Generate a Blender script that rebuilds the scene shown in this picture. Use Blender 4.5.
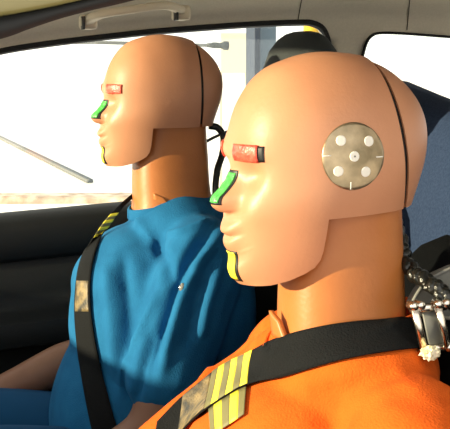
import bpy, bmesh, math, random
import numpy as np
from mathutils import Vector, Matrix, noise
from mathutils.bvhtree import BVHTree

for o in list(bpy.data.objects):
    bpy.data.objects.remove(o)
scene = bpy.context.scene
C = scene.collection
random.seed(4)
R = math.radians

# ------------------------------------------------------------------ camera
FPX = 1080.0
YAW, PITCH, CZ = R(16.0), R(8.0), 1.30
cam_d = bpy.data.cameras.new('camera'); cam = bpy.data.objects.new('camera', cam_d); C.objects.link(cam)
cam_d.sensor_fit = 'HORIZONTAL'; cam_d.sensor_width = 36.0; cam_d.lens = FPX / 450 * 36.0
cam_d.clip_start = 0.02; cam_d.clip_end = 400
cam.location = (0, 0, CZ); cam.rotation_euler = (math.pi / 2 - PITCH, 0, -YAW)
scene.camera = cam
CAM = Vector((0, 0, CZ))
CF = Vector((math.sin(YAW) * math.cos(PITCH), math.cos(YAW) * math.cos(PITCH), -math.sin(PITCH)))
CR = Vector((math.cos(YAW), -math.sin(YAW), 0))
CU = CR.cross(CF)

def ray(u, v):
    return CF + CR * ((u - 225) / FPX) + CU * ((214.5 - v) / FPX)

def P(u, v, Y):                       # point of the car plane y = Y seen at a pixel
    d = ray(u, v)
    return CAM + d * (Y / d.y)

def PZ(u, v, z):                      # point of the level z
    d = ray(u, v)
    return CAM + d * ((z - CZ) / d.z)

# ------------------------------------------------------------------ world, sun, exposure
w = bpy.data.worlds.new('world'); scene.world = w; w.use_nodes = True
bg = w.node_tree.nodes['Background']
bg.inputs[0].default_value = (1.0, 0.96, 0.90, 1); bg.inputs[1].default_value = 1.85
sun_d = bpy.data.lights.new('sun', 'SUN'); sun = bpy.data.objects.new('sun', sun_d); C.objects.link(sun)
sun_d.energy = 14.5; sun_d.color = (1.0, 0.82, 0.56); sun_d.angle = R(1.5)
SAZ, SEL = R(3), R(10)               # azimuth off the car's nose towards the open side, elevation
sd = Vector((-math.cos(SAZ) * math.cos(SEL), -math.sin(SAZ) * math.cos(SEL), math.sin(SEL)))
sun.rotation_euler = sd.to_track_quat('Z', 'Y').to_euler()
vs = scene.view_settings
vs.view_transform = 'Standard'; vs.look = 'None'; vs.gamma = 1.0; vs.exposure = 0.0; vs.use_curve_mapping = False

# ------------------------------------------------------------------ materials
MATS = {}
def mat(name, col, rough=0.5, metal=0.0, col2=None, nscale=30.0, bump=0.0, bscale=200.0, spec=0.5,
        sss=0.0, coat=0.0, wave=None, stretch=None):
    if name in MATS: return MATS[name]
    m = bpy.data.materials.new(name); m.use_nodes = True
    nt = m.node_tree; b = nt.nodes['Principled BSDF']
    b.inputs['Base Color'].default_value = (*col, 1); b.inputs['Roughness'].default_value = rough
    b.inputs['Metallic'].default_value = metal; b.inputs['Specular IOR Level'].default_value = spec
    b.inputs['Coat Weight'].default_value = coat; b.inputs['Coat Roughness'].default_value = 0.25
    if sss:
        b.inputs['Subsurface Weight'].default_value = sss
        b.inputs['Subsurface Radius'].default_value = (0.01, 0.004, 0.002)
    tc = nt.nodes.new('ShaderNodeTexCoord'); vec = tc.outputs['Object']
    if stretch:
        mp = nt.nodes.new('ShaderNodeMapping'); mp.inputs['Scale'].default_value = stretch
        nt.links.new(vec, mp.inputs['Vector']); vec = mp.outputs['Vector']
    if col2:
        n = nt.nodes.new('ShaderNodeTexNoise'); n.inputs['Scale'].default_value = nscale; n.inputs['Detail'].default_value = 5
        nt.links.new(vec, n.inputs['Vector'])
        r = nt.nodes.new('ShaderNodeValToRGB')
        r.color_ramp.elements[0].position = 0.35; r.color_ramp.elements[1].position = 0.65
        r.color_ramp.elements[0].color = (*col, 1); r.color_ramp.elements[1].color = (*col2, 1)
        nt.links.new(n.outputs['Fac'], r.inputs['Fac']); nt.links.new(r.outputs['Color'], b.inputs['Base Color'])
    if bump:
        n2 = nt.nodes.new('ShaderNodeTexNoise'); n2.inputs['Scale'].default_value = bscale; n2.inputs['Detail'].default_value = 3
        nt.links.new(vec, n2.inputs['Vector'])
        bp = nt.nodes.new('ShaderNodeBump'); bp.inputs['Strength'].default_value = bump; bp.inputs['Distance'].default_value = 0.002
        nt.links.new(n2.outputs['Fac'], bp.inputs['Height']); nt.links.new(bp.outputs['Normal'], b.inputs['Normal'])
    MATS[name] = m
    return m

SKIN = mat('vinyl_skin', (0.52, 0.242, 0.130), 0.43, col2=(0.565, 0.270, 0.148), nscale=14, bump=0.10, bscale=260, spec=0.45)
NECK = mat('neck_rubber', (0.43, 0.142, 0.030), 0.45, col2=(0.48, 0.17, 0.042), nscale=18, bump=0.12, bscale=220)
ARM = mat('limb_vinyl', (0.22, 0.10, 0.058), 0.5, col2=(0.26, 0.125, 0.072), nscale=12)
BLACK = mat('black_rubber', (0.008, 0.008, 0.009), 0.5)
ORANGE = mat('orange_cotton', (0.62, 0.095, 0.007), 0.9, col2=(0.70, 0.12, 0.010), nscale=25, bump=0.5, bscale=420, spec=0.2)
BLUE = mat('blue_cotton', (0.008, 0.108, 0.255), 0.9, col2=(0.012, 0.135, 0.305), nscale=22, bump=0.5, bscale=420, spec=0.2)
TROUSER = mat('blue_trouser', (0.006, 0.06, 0.15), 0.9, spec=0.2)
RED = mat('red_tape', (0.75, 0.06, 0.04), 0.3, col2=(0.82, 0.14, 0.09), nscale=120, bump=0.6, bscale=300)
GREEN = mat('green_tape', (0.05, 0.42, 0.06), 0.3, col2=(0.12, 0.55, 0.14), nscale=130, bump=0.8, bscale=220)
YELLOW = mat('yellow_tape', (0.88, 0.78, 0.05), 0.55)
OLIVE = mat('olive_stripe', (0.17, 0.155, 0.06), 0.6)
WEB = mat('black_webbing', (0.006, 0.007, 0.008), 0.8, bump=0.7, bscale=500, spec=0.15, stretch=(1, 1, 1))
WEBTAN = mat('scuffed_sunlit_webbing', (0.30, 0.22, 0.10), 0.45, col2=(0.04, 0.04, 0.035), nscale=60, bump=0.6, bscale=400)  # scuffing, plus warm sunlight on the belts put into the tan
STEEL = mat('steel', (0.72, 0.68, 0.60), 0.25, metal=1.0)
GREYP = mat('grey_plastic', (0.16, 0.165, 0.15), 0.5, bump=0.1, bscale=300)
CREAMT = mat('crumpled_tape', (0.72, 0.62, 0.32), 0.4, col2=(0.85, 0.80, 0.60), nscale=90, bump=1.0, bscale=120)
CABLE = mat('cable_wrap', (0.006, 0.007, 0.006), 0.28, bump=0.8, bscale=200)
LINER = mat('headliner', (0.50, 0.465, 0.39), 0.95, col2=(0.54, 0.50, 0.42), nscale=220, bump=0.3, bscale=600, spec=0.1)
HANDLE = mat('beige_plastic', (0.58, 0.52, 0.40), 0.5)
DOORM = mat('door_vinyl', (0.008, 0.010, 0.011), 0.65, bump=0.25, bscale=400, spec=0.3)
SEAL = mat('seal_rubber', (0.010, 0.011, 0.012), 0.7, spec=0.25)
SEALG = mat('seal_grey', (0.20, 0.22, 0.24), 0.4)
SEATB = mat('seat_black', (0.0035, 0.004, 0.0045), 0.95, bump=0.3, bscale=400, spec=0.04)
HREST = mat('headrest_grey', (0.030, 0.036, 0.038), 0.85, bump=0.4, bscale=400, spec=0.3)
REARB = mat('rear_seat_blue', (0.016, 0.030, 0.070), 0.95, col2=(0.026, 0.045, 0.095), nscale=260, bump=0.4, bscale=500, spec=0.15)
PAINT = mat('olive_paint', (0.16, 0.14, 0.05), 0.35, coat=0.4)
GROUNDM = mat('pale_concrete', (0.80, 0.79, 0.76), 0.9, col2=(0.84, 0.83, 0.80), nscale=0.6)
KERBM = mat('kerb_stone', (0.30, 0.22, 0.16), 0.9, col2=(0.62, 0.54, 0.44), nscale=6)
COLM = mat('blue_column', (0.075, 0.12, 0.17), 0.5)
COLD = mat('dark_blue_column', (0.012, 0.024, 0.05), 0.6)
RAILM = mat('grey_rail', (0.20, 0.21, 0.20), 0.5)
RAILD = mat('dark_clamp', (0.03, 0.04, 0.045), 0.5)
CREAMW = mat('cream_wall', (0.62, 0.58, 0.47), 0.9)
YPOST = mat('yellow_post', (0.62, 0.36, 0.02), 0.4)
WHITE = mat('white_dot', (0.85, 0.83, 0.76), 0.5)

def foil():
    m = mat('target_foil', (0.46, 0.37, 0.24), 0.33, metal=0.7, col2=(0.22, 0.18, 0.11), nscale=40, bump=0.35, bscale=60)
    return m
FOIL = foil()

def glassmat(nm='window_glass', tint=(0.96, 0.98, 0.96)):
    m = bpy.data.materials.new(nm); m.use_nodes = True
    nt = m.node_tree; nt.nodes.clear()
    out = nt.nodes.new('ShaderNodeOutputMaterial'); mx = nt.nodes.new('ShaderNodeMixShader')
    t = nt.nodes.new('ShaderNodeBsdfTransparent'); t.inputs[0].default_value = (*tint, 1)
    g = nt.nodes.new('ShaderNodeBsdfGlossy'); g.inputs['Roughness'].default_value = 0.03
    mx.inputs[0].default_value = 0.05
    nt.links.new(t.outputs[0], mx.inputs[1]); nt.links.new(g.outputs[0], mx.inputs[2]); nt.links.new(mx.outputs[0], out.inputs[0])
    return m
GLASS = glassmat()
SCREEN = glassmat('windscreen_glass', (0.85, 0.87, 0.85))

# ------------------------------------------------------------------ mesh helpers
def link(name, me, m, parent=None, smooth=True, mats=None):
    o = bpy.data.objects.new(name, me); C.objects.link(o)
    for mm in (mats or [m]): me.materials.append(mm)
    if smooth:
        for p in me.polygons: p.use_smooth = True
    if parent is not None: o.parent = parent
    return o

def from_bm(name, bm, m, parent=None, smooth=True, mats=None):
    bmesh.ops.recalc_face_normals(bm, faces=bm.faces[:])
    me = bpy.data.meshes.new(name); bm.to_mesh(me); bm.free()
    return link(name, me, m, parent, smooth, mats)

def pyd(verts, faces):
    bm = bmesh.new()
    vs_ = [bm.verts.new(v) for v in verts]
    for f in faces:
        try: bm.faces.new([vs_[i] for i in f])
        except ValueError: pass
    return bm

def grid_faces(nr, nc, closed_c=False, closed_r=False):
    fs = []
    for i in range(nr if closed_r else nr - 1):
        for j in range(nc if closed_c else nc - 1):
            a = i * nc + j; b_ = i * nc + (j + 1) % nc
            i2 = (i + 1) % nr
            fs.append((a, b_, i2 * nc + (j + 1) % nc, i2 * nc + j))
    return fs

def add_rings(bm, rings, cap=True, closed=False):
    n = len(rings[0])
    V = [[bm.verts.new(p) for p in r] for r in rings]
    m = len(V)
    for i in range(m if closed else m - 1):
        for j in range(n):
            bm.faces.new([V[i][j], V[i][(j + 1) % n], V[(i + 1) % m][(j + 1) % n], V[(i + 1) % m][j]])
    if cap and not closed:
        bm.faces.new(V[0][::-1]); bm.faces.new(V[-1])
    return V

def smooth_path(pts, n=8, closed=False):
    pts = [Vector(p) for p in pts]; out = []
    k = len(pts)
    for i in range(k if closed else k - 1):
        p0 = pts[(i - 1) % k] if closed or i > 0 else pts[0] * 2 - pts[1]
        p1 = pts[i]; p2 = pts[(i + 1) % k]
        p3 = pts[(i + 2) % k] if closed or i + 2 < k else pts[-1] * 2 - pts[-2]
        for s in range(n):
            t = s / n
            out.append(0.5 * ((2 * p1) + (p2 - p0) * t + (2 * p0 - 5 * p1 + 4 * p2 - p3) * t * t + (3 * p1 - p0 - 3 * p2 + p3) * t ** 3))
    if not closed: out.append(pts[-1])
    return out

def sweep(bm, path, prof, up=(0, 0, 1), closed=False):
    """prof: list of (a, b) offsets along side and up"""
    n = len(path); rings = []
    up = Vector(up)
    for i, p in enumerate(path):
        if closed: t = path[(i + 1) % n] - path[i - 1]
        else: t = path[min(i + 1, n - 1)] - path[max(i - 1, 0)]
        t.normalize()
        s = t.cross(up)
        if s.length < 1e-4: s = Vector((1, 0, 0))
        s.normalize(); b_ = s.cross(t)
        pr = prof(i / (n - 1)) if callable(prof) else prof
        rings.append([p + s * a + b_ * c for a, c in pr])
    add_rings(bm, rings, closed=closed)

def circ(r, n=12, rb=None):
    return [(r * math.cos(2 * math.pi * k / n), (rb or r) * math.sin(2 * math.pi * k / n)) for k in range(n)]

def rrect(w_, h_, r, n=4):
    out = []
    for cx, cy, a0 in ((w_ / 2 - r, h_ / 2 - r, 0), (-w_ / 2 + r, h_ / 2 - r, 90), (-w_ / 2 + r, -h_ / 2 + r, 180), (w_ / 2 - r, -h_ / 2 + r, 270)):
        for k in range(n + 1):
            a = R(a0 + 90 * k / n); out.append((cx + r * math.cos(a), cy + r * math.sin(a)))
    return out

def box(bm, c, s, rot=None):
    m = Matrix.Translation(c) @ (rot or Matrix()) @ Matrix.Diagonal((s[0], s[1], s[2], 1))
    return bmesh.ops.create_cube(bm, size=1, matrix=m)

def bevel_all(bm, off, seg=2):
    bmesh.ops.bevel(bm, geom=bm.edges[:], offset=off, segments=seg, profile=0.5, affect='EDGES', clamp_overlap=True)

def evaluated(o):
    dg = bpy.context.evaluated_depsgraph_get(); dg.update()
    me = bpy.data.meshes.new_from_object(o.evaluated_get(dg))
    return me

def boolean(me, cutter_bm, op='DIFFERENCE'):
    a = bpy.data.objects.new('tmp_a', me); C.objects.link(a)
    bmesh.ops.recalc_face_normals(cutter_bm, faces=cutter_bm.faces[:])
    cm = bpy.data.meshes.new('tmp_c'); cutter_bm.to_mesh(cm)
    b_ = bpy.data.objects.new('tmp_b', cm); C.objects.link(b_)
    md = a.modifiers.new('b', 'BOOLEAN'); md.operation = op; md.object = b_; md.solver = 'EXACT'
    out = evaluated(a)
    bpy.data.objects.remove(a); bpy.data.objects.remove(b_)
    return out

def prism_y(poly, y0, y1):
    bm = bmesh.new()
    add_rings(bm, [[Vector((x, y0, z)) for x, z in poly], [Vector((x, y1, z)) for x, z in poly]])
    return bm

def thing(name, label, cat, loc=(0, 0, 0), group=None):
    o = bpy.data.objects.new(name, None); C.objects.link(o); o.location = loc
    o.empty_display_size = 0.05
    return tag(o, label, cat, group)

def tag(o, label, cat, group=None):
    o['label'] = label; o['category'] = cat
    if group: o['group'] = group
    return o

def struct(o, label=None):
    o['kind'] = 'structure'
    if label: o['label'] = label
    return o

# ------------------------------------------------------------------ the car shell
YF = 2.32                                       # inner face of the far side
seal_px = [(-110, 82), (-60, 66), (0, 51), (50, 43), (100, 37), (150, 31.5), (200, 27.5), (250, 24), (300, 22)]
seal_pts = [P(u, v, YF) for u, v in seal_px]
sx = [p.x for p in seal_pts]; sz = [p.z for p in seal_pts]
ZTOP = sz[-1]
def drop(x):                                    # how far the roof falls towards the windscreen
    if x <= sx[0]: return ZTOP - (sz[0] + (x - sx[0]) * (sz[1] - sz[0]) / (sx[1] - sx[0]))
    return ZTOP - float(np.interp(x, sx, sz)) if x < sx[-1] else 0.0
XB = 1.9
xs = [(-0.02 + (XB + 0.02) * i / 60) for i in range(61)]
def roof_sections(path):
    rows = []
    for x in xs:
        d_ = drop(x)
        rows.append([Vector((x, y, ZTOP + z - (d_ if z > -0.2 else d_ * max(0, 1 + (z + 0.2) / 0.3)) * (1 - 0.6 * min(1, max(0, (z - 0.04) / 0.045))))) for y, z in path])
    return rows
lin_path = [(YF, -0.50), (YF, -0.35), (YF, -0.20), (YF, -0.10), (YF, -0.03), (YF - 0.003, 0.01), (YF - 0.025, 0.035), (YF - 0.075, 0.060), (YF - 0.16, 0.080),
            (YF - 0.32, 0.092), (1.55, 0.098), (1.05, 0.094), (0.80, 0.080), (0.70, 0.064), (0.665, 0.050)]
lin_s = [Vector((0, y, z)) for y, z in lin_path]
lin_s = [(p.y, p.z) for p in smooth_path(lin_s, 4)]
rows = roof_sections(lin_s)
nr, nc = len(rows), len(rows[0])
bm = pyd([p for r in rows for p in r], grid_faces(nr, nc))
bmesh.ops.recalc_face_normals(bm, faces=bm.faces[:])
# give it thickness outwards: pick the sign that points up on the roof
sgn = 1 if max(bm.faces, key=lambda f: f.calc_center_median().z).normal.z > 0 else -1
ret = bmesh.ops.extrude_face_region(bm, geom=bm.faces[:])
nv = [g for g in ret['geom'] if isinstance(g, bmesh.types.BMVert)]
bm.normal_update()
for v in nv:
    y = v.co.y
    if y > YF - 0.02: v.co += Vector((0, 0.035, 0))
    elif y < 0.72: v.co += Vector((0, -0.01, 0.03))
    else: v.co += Vector((0, 0.03 if y > 2 else 0, 0.035))
bmesh.ops.recalc_face_normals(bm, faces=bm.faces[:])
me = bpy.data.meshes.new('ceiling'); bm.to_mesh(me); bm.free()

# far front window opening and rear quarter window opening (x, z outlines on the far side)
def outline(pxs, n=6, closed=True):
    return [(p.x, p.z) for p in smooth_path([P(u, v, YF) for u, v in pxs], n, closed)]
win1 = [(p.x, p.z) for p in smooth_path([P(u, v, YF) for u, v in seal_px + [(313, 23), (322, 28), (327, 38), (329.5, 52), (331, 75), (333, 120), (338, 190), (341, 225)]], 4)]
win1 = [(x, z) for x, z in win1] + [(win1[-1][0], 0.85), (win1[0][0] - 0.3, 0.85), (win1[0][0] - 0.3, win1[0][1] - 0.12)]
win2 = [(p.x, p.z) for p in smooth_path([P(u, v, YF) for u, v in [(338, 150), (350, 96), (361, 60), (366, 43), (372, 35.5), (382, 33), (410, 34), (450, 37), (560, 44), (640, 60), (680, 110), (660, 170), (500, 190), (400, 190), (345, 180)]], 5, True)]
me = boolean(me, prism_y(win1, YF - 0.12, YF + 0.3))
me = boolean(me, prism_y(win2, YF - 0.12, YF + 0.3))
ceil = link('ceiling', me, LINER)
struct(ceil, 'beige fabric headliner of the car with pillar')
# seams pressed into the headliner
def liner_seam(u0, v0, u1, v1):
    tree = BVHTree.FromObject(ceil, bpy.context.evaluated_depsgraph_get())
    pts = []
    for k in range(12):
        t = k / 11
        d = ray(u0 + (u1 - u0) * t, v0 + (v1 - v0) * t).normalized()
        h, nrm, i_, dist = tree.ray_cast(CAM, d)
        if h: pts.append(h - d * 0.0008)
    if len(pts) > 3:
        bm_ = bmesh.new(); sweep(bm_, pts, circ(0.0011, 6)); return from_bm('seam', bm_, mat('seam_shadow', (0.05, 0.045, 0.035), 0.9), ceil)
liner_seam(304, -14, 298, 20)
liner_seam(411, -14, 407, 30)

# rubber seals round the far windows
def seal_sweep(name, pts, label):
    path = [Vector((x, YF - 0.004, z)) for x, z in pts]
    bm_ = bmesh.new(); sweep(bm_, path, rrect(0.011, 0.009, 0.003), up=(0, 1, 0))
    o = from_bm(name, bm_, SEAL); struct(o, label)
    bm_ = bmesh.new(); sweep(bm_, [p + Vector((0, 0.012, -0.006)) for p in path], rrect(0.005, 0.004, 0.001, 2), up=(0, 1, 0))
    from_bm('seal_lip', bm_, SEALG, o)
    return o
s1 = [(p.x, p.z) for p in smooth_path([P(u, v, YF) for u, v in seal_px + [(313, 23), (322, 28), (327, 38), (329.5, 52), (331, 75), (333, 120), (338, 190)]], 5)]
seal_sweep('trim_1', s1, 'dark rubber seal around the far front window')
bm = bmesh.new(); sweep(bm, [Vector((x, YF - 0.002, z)) for x, z in win2], rrect(0.006, 0.008, 0.002), up=(0, 1, 0), closed=True)
struct(from_bm('trim_2', bm, SEAL), 'dark rubber seal around the rear side window')

# panes
def pane(name, pts, label):
    bm_ = prism_y(pts, YF + 0.020, YF + 0.024)
    bmesh.ops.triangulate(bm_, faces=[f for f in bm_.faces if len(f.verts) > 4])
    o = from_bm(name, bm_, GLASS, smooth=False); struct(o, label)
pane('window_1', win1, 'clear front side window glass')
pane('window_2', win2, 'clear rear side window glass')

# far door trim below the window
sill_px = [(-140, 232), (0, 217), (60, 211.5), (117, 206), (240, 196), (420, 186)]
sl = [P(u, v, YF - 0.05) for u, v in sill_px]
slx = [p.x for p in sl]; slz = [p.z for p in sl]
dp = [(0.03, -0.02), (0.015, 0.0), (-0.02, 0.004), (-0.045, 0.0), (-0.062, -0.012), (-0.070, -0.035), (-0.072, -0.085), (-0.066, -0.092), (-0.060, -0.096), (-0.066, -0.102),
      (-0.070, -0.16), (-0.072, -0.19), (-0.085, -0.20), (-0.135, -0.212), (-0.140, -0.235), (-0.130, -0.262), (-0.09, -0.275), (-0.075, -0.30), (-0.072, -0.55), (-0.07, -0.78), (0.03, -0.78)]
rows = []
for x in [(-0.75 + 2.6 * i / 50) for i in range(51)]:
    z0 = float(np.interp(x, slx, slz))
    rows.append([Vector((x, YF + a, z0 + b_)) for a, b_ in dp])
bm = bmesh.new(); add_rings(bm, rows)
wf = struct(from_bm('wall_far', bm, DOORM), 'dark door trim panel below the far window')
wf.modifiers.new('e', 'EDGE_SPLIT').split_angle = R(50)
# near roof rail: dark door seal and outer paint
def rail_path(dy, dz):
    return [Vector((x, 0.785 + dy, ZTOP + 0.012 - drop(x) + dz)) for x in xs[:46]]
# car floor, rear panel and sill
bm = bmesh.new(); box(bm, (0.60, 1.46, 0.20), (2.8, 1.56, 0.06)); bevel_all(bm, 0.01)
struct(from_bm('floor', bm, mat('carpet', (0.02, 0.02, 0.022), 0.95, bump=0.5), smooth=False), 'dark carpeted car floor')
bm = bmesh.new(); box(bm, (1.92, 1.46, 0.62), (0.06, 1.56, 0.80)); bevel_all(bm, 0.015)
struct(from_bm('wall_back', bm, DOORM, smooth=False), 'dark panel behind the rear bench')

# near side: closed door with its window down, pillar, rear side with quarter window
dn = [(0.03, -0.02), (0.015, 0.0), (-0.02, 0.004), (-0.045, 0.0), (-0.062, -0.012), (-0.070, -0.035), (-0.072, -0.19), (-0.105, -0.21), (-0.105, -0.25), (-0.072, -0.27), (-0.072, -0.76), (0.03, -0.76)]
bm = bmesh.new(); add_rings(bm, [[Vector((x, 0.610 - a, 0.985 + b_)) for a, b_ in dn] for x in (-0.75, -0.2, 0.3, 0.8, 1.4, 1.9)])
wn = struct(from_bm('wall_near', bm, DOORM, smooth=False), 'dark door trim on the open window side')
zr_ = ZTOP + 0.045
side = [(0.70, 0.97), (1.92, 0.97), (1.92, zr_), (0.66, zr_)]
bm = prism_y(side, 0.595, 0.635); me = bpy.data.meshes.new('pillar'); bmesh.ops.recalc_face_normals(bm, faces=bm.faces[:]); bm.to_mesh(me); bm.free()
me = boolean(me, prism_y([(0.98, 1.02), (1.70, 1.02), (1.62, zr_ - 0.05), (0.95, zr_ - 0.04)], 0.5, 0.8))
link('pillar', me, LINER, wn, smooth=False)
bm = prism_y([(0.98, 1.02), (1.70, 1.02), (1.62, zr_ - 0.05), (0.95, zr_ - 0.04)], 0.613, 0.617); struct(from_bm('window_3', bm, GLASS, smooth=False), 'clear rear side window glass on the open door side')
# windscreen of tinted glass between its pillars
wsT, wsB = (-0.03, ZTOP + 0.035), (-0.82, 0.935)
bm = bmesh.new(); rings = []
for k in range(9):
    t_ = k / 8; y0, y1 = 0.68 - 0.02 * t_, 2.27 + 0.02 * t_
    x = wsT[0] + (wsB[0] - wsT[0]) * t_; z = wsT[1] + (wsB[1] - wsT[1]) * t_ + 0.03 * math.sin(math.pi * t_)
    rings.append([Vector((x, y, z + b_)) for y, b_ in ((y0, 0), (1.0, 0.012), (1.47, 0.018), (1.95, 0.012), (y1, 0), (y1, .005), (1.95, 0.017), (1.47, 0.023), (1.0, 0.017), (y0, .005))])
add_rings(bm, rings)
struct(from_bm('window_4', bm, SCREEN), 'tinted windscreen')
for q, (yy, yb) in enumerate(((0.655, 0.625), (2.30, 2.33))):
    bm = bmesh.new()
    sweep(bm, smooth_path([Vector((0.02, yy, ZTOP + (0.045 if q == 0 else -0.02) - 0.02)), Vector((-0.22, yy, 1.285)), Vector((-0.50, (yy + yb) / 2, 1.155)), Vector((-0.84, yb, 0.91))], 6), rrect(0.05, 0.055, 0.015))
    struct(from_bm('trim_%d' % (5 + q), bm, DOORM), 'dark windscreen pillar')
# dashboard ahead of the dummies
db = [(-0.80, 0.23), (-0.80, 0.93), (-0.70, 0.955), (-0.50, 0.945), (-0.43, 0.91), (-0.41, 0.85), (-0.45, 0.78), (-0.50, 0.62), (-0.62, 0.55), (-0.66, 0.23)]
bm = prism_y(db, 0.70, 2.23); struct(from_bm('dashboard', bm, DOORM, smooth=False), 'dark moulded dashboard')

RAIL_PX = [(-60, 52, 22), (0, 39.5, 13), (30, 29, 8), (60, 19, 2), (90, 11, -5), (120, 4, -13), (170, -7, -24), (260, -18, -36)]
YR = 0.66
lo = smooth_path([P(u, a, YR) for u, a, b_ in RAIL_PX], 6); hi = smooth_path([P(u, b_, YR) for u, a, b_ in RAIL_PX], 6)
bm = bmesh.new(); rings = []
for a, b_ in zip(lo, hi):
    m_ = (a + b_) / 2; h = (b_ - a)
    ring = []
    for k in range(14):
        t = 2 * math.pi * k / 14
        ring.append(m_ + h * (0.5 * math.sin(t)) + Vector((0, 1, 0)) * (0.016 * math.cos(t)))
    rings.append(ring)
add_rings(bm, rings)
t3 = struct(from_bm('trim_3', bm, SEAL), 'thick dark rubber seal of the open door frame')
bm = bmesh.new(); sweep(bm, [p + Vector((0, 0.014, 0.0035)) for p in lo], circ(0.0032, 8)); from_bm('seal_lip', bm, mat('seal_lip_dark', (0.05, 0.052, 0.05), 0.45), t3)
bm = bmesh.new(); rings = []
for b_ in hi:
    rings.append([b_ + Vector((0, dy, dz)) for dy, dz in ((0.016, 0.001), (-0.008, -0.003), (-0.022, 0.0), (-0.022, 0.010), (0.0, 0.06), (0.10, 0.11), (0.10, 0.10), (0.02, 0.05))])
add_rings(bm, rings)
struct(from_bm('trim_4', bm, PAINT), 'olive painted roof edge above the open door')

# ------------------------------------------------------------------ outside
bm = bmesh.new(); bmesh.ops.create_grid(bm, x_segments=2, y_segments=2, size=150)
g = from_bm('ground', bm, GROUNDM, smooth=False); struct(g, 'pale sunlit concrete ground outside the car')
# stony kerb strip
a, b_ = PZ(-60, 202, 0.0), PZ(180, 201, 0.0)
bm = bmesh.new(); sweep(bm, [a + (b_ - a) * (k / 60) + Vector((0, 0, 0.02 + 0.008 * noise.noise(Vector((k * 0.7, 0, 0))))) for k in range(61)], rrect(0.35, 0.09, 0.03, 3))
tag(from_bm('kerb', bm, KERBM), 'low mottled stone kerb on the pale ground beyond the car window', 'kerb')
# bar lying on the ground
a, b_ = PZ(-60, 108, 0.03), PZ(90, 181, 0.03)
bm = bmesh.new(); sweep(bm, [a + (b_ - a) * (k / 10) for k in range(11)], rrect(0.07, 0.04, 0.01, 2))
tag(from_bm('metal_bar', bm, mat('bar_grey', (0.11, 0.115, 0.115), 0.7)), 'long grey metal bar lying on the pale ground outside', 'bar')
# barrier arm
t = thing('barrier_arm', 'thin grey horizontal barrier arm with dark end grip outside the window', 'barrier', (P(-60, 40, 6.0).x, 6.0, 0))
def loc_to(o, bm_):
    bmesh.ops.translate(bm_, verts=bm_.verts[:], vec=-o.location); return bm_
bm = bmesh.new(); sweep(bm, [P(-60, 41, 6.0), P(100, 42.5, 6.0), P(212, 45.5, 6.0)], circ(0.010, 10)); from_bm('arm', loc_to(t, bm), RAILM, t)
bm = bmesh.new(); sweep(bm, [P(207, 45.3, 6.0), P(211, 45.3, 6.0), P(213, 45.3, 6.0), P(222, 45.6, 6.0), P(224, 45.6, 6.0), P(228, 45.8, 6.0)],
                       lambda s: circ([0.012, 0.014, 0.018, 0.018, 0.026, 0.026][round(s * 5)], 10)); from_bm('end_grip', loc_to(t, bm), RAILD, t)
bm = bmesh.new(); p = P(-60, 41, 6.0); sweep(bm, [Vector((p.x, p.y, 0)), Vector((p.x, p.y, p.z + 0.05))], rrect(0.10, 0.10, 0.01, 2), up=(0, 1, 0)); from_bm('post', loc_to(t, bm), RAILM, t)
# column: dark flange and lighter web
p0 = P(253, 60, 5.0); p1 = P(266, 60, 5.0)
t = thing('steel_column', 'blue grey steel column with darker flange outside the far window', 'column', (p1.x, 5.0, 0))
bm = bmesh.new(); box(bm, (p0.x, 5.0, 1.6), (0.03, 0.14, 3.2)); bevel_all(bm, 0.004); from_bm('flange', loc_to(t, bm), COLD, t, smooth=False)
bm = bmesh.new(); box(bm, (p1.x + 0.002, 5.02, 1.6), (0.093, 0.06, 3.2)); bevel_all(bm, 0.004); from_bm('web', loc_to(t, bm), COLM, t, smooth=False)
bm = bmesh.new(); box(bm, (p1.x - 0.02, 5.0, 0.01), (0.3, 0.3, 0.02)); bevel_all(bm, 0.004); from_bm('base_plate', loc_to(t, bm), COLD, t, smooth=False)
# cream wall panel behind
pa, pb = P(219, 60, 9.0), P(251, 60, 9.0)
t = thing('wall_panel', 'cream free-standing wall panel beside the blue grey column', 'panel', ((pa.x + pb.x) / 2, 9.0, 0))
zt = P(240, 33, 9.0).z; zb = P(240, 73, 9.0).z
bm = bmesh.new(); box(bm, ((pa.x + pb.x) / 2, 9.0, (zt + zb) / 2), (pb.x - pa.x, 0.06, zt - zb)); bevel_all(bm, 0.01); from_bm('board', loc_to(t, bm), CREAMW, t, smooth=False)
for px in (pa.x + 0.03, pb.x - 0.03):
    bm = bmesh.new(); box(bm, (px, 9.05, zb / 2 + 0.1), (0.025, 0.025, zb + 0.2)); from_bm('leg', loc_to(t, bm), CREAMW, t, smooth=False)
# yellow post close to the car
pc = P(311.5, 35, 2.75)
bm = bmesh.new(); sweep(bm, [Vector((pc.x, pc.y, 0)), Vector((pc.x, pc.y, 0.02)), Vector((pc.x, pc.y, 0.021)), Vector((pc.x, pc.y, 1.9))], lambda s: circ([0.07, 0.07, 0.022, 0.022][round(s * 3)], 20), up=(0, 1, 0))
tag(from_bm('yellow_post', bm, YPOST), 'round yellow post just outside the far window corner', 'post')

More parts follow.
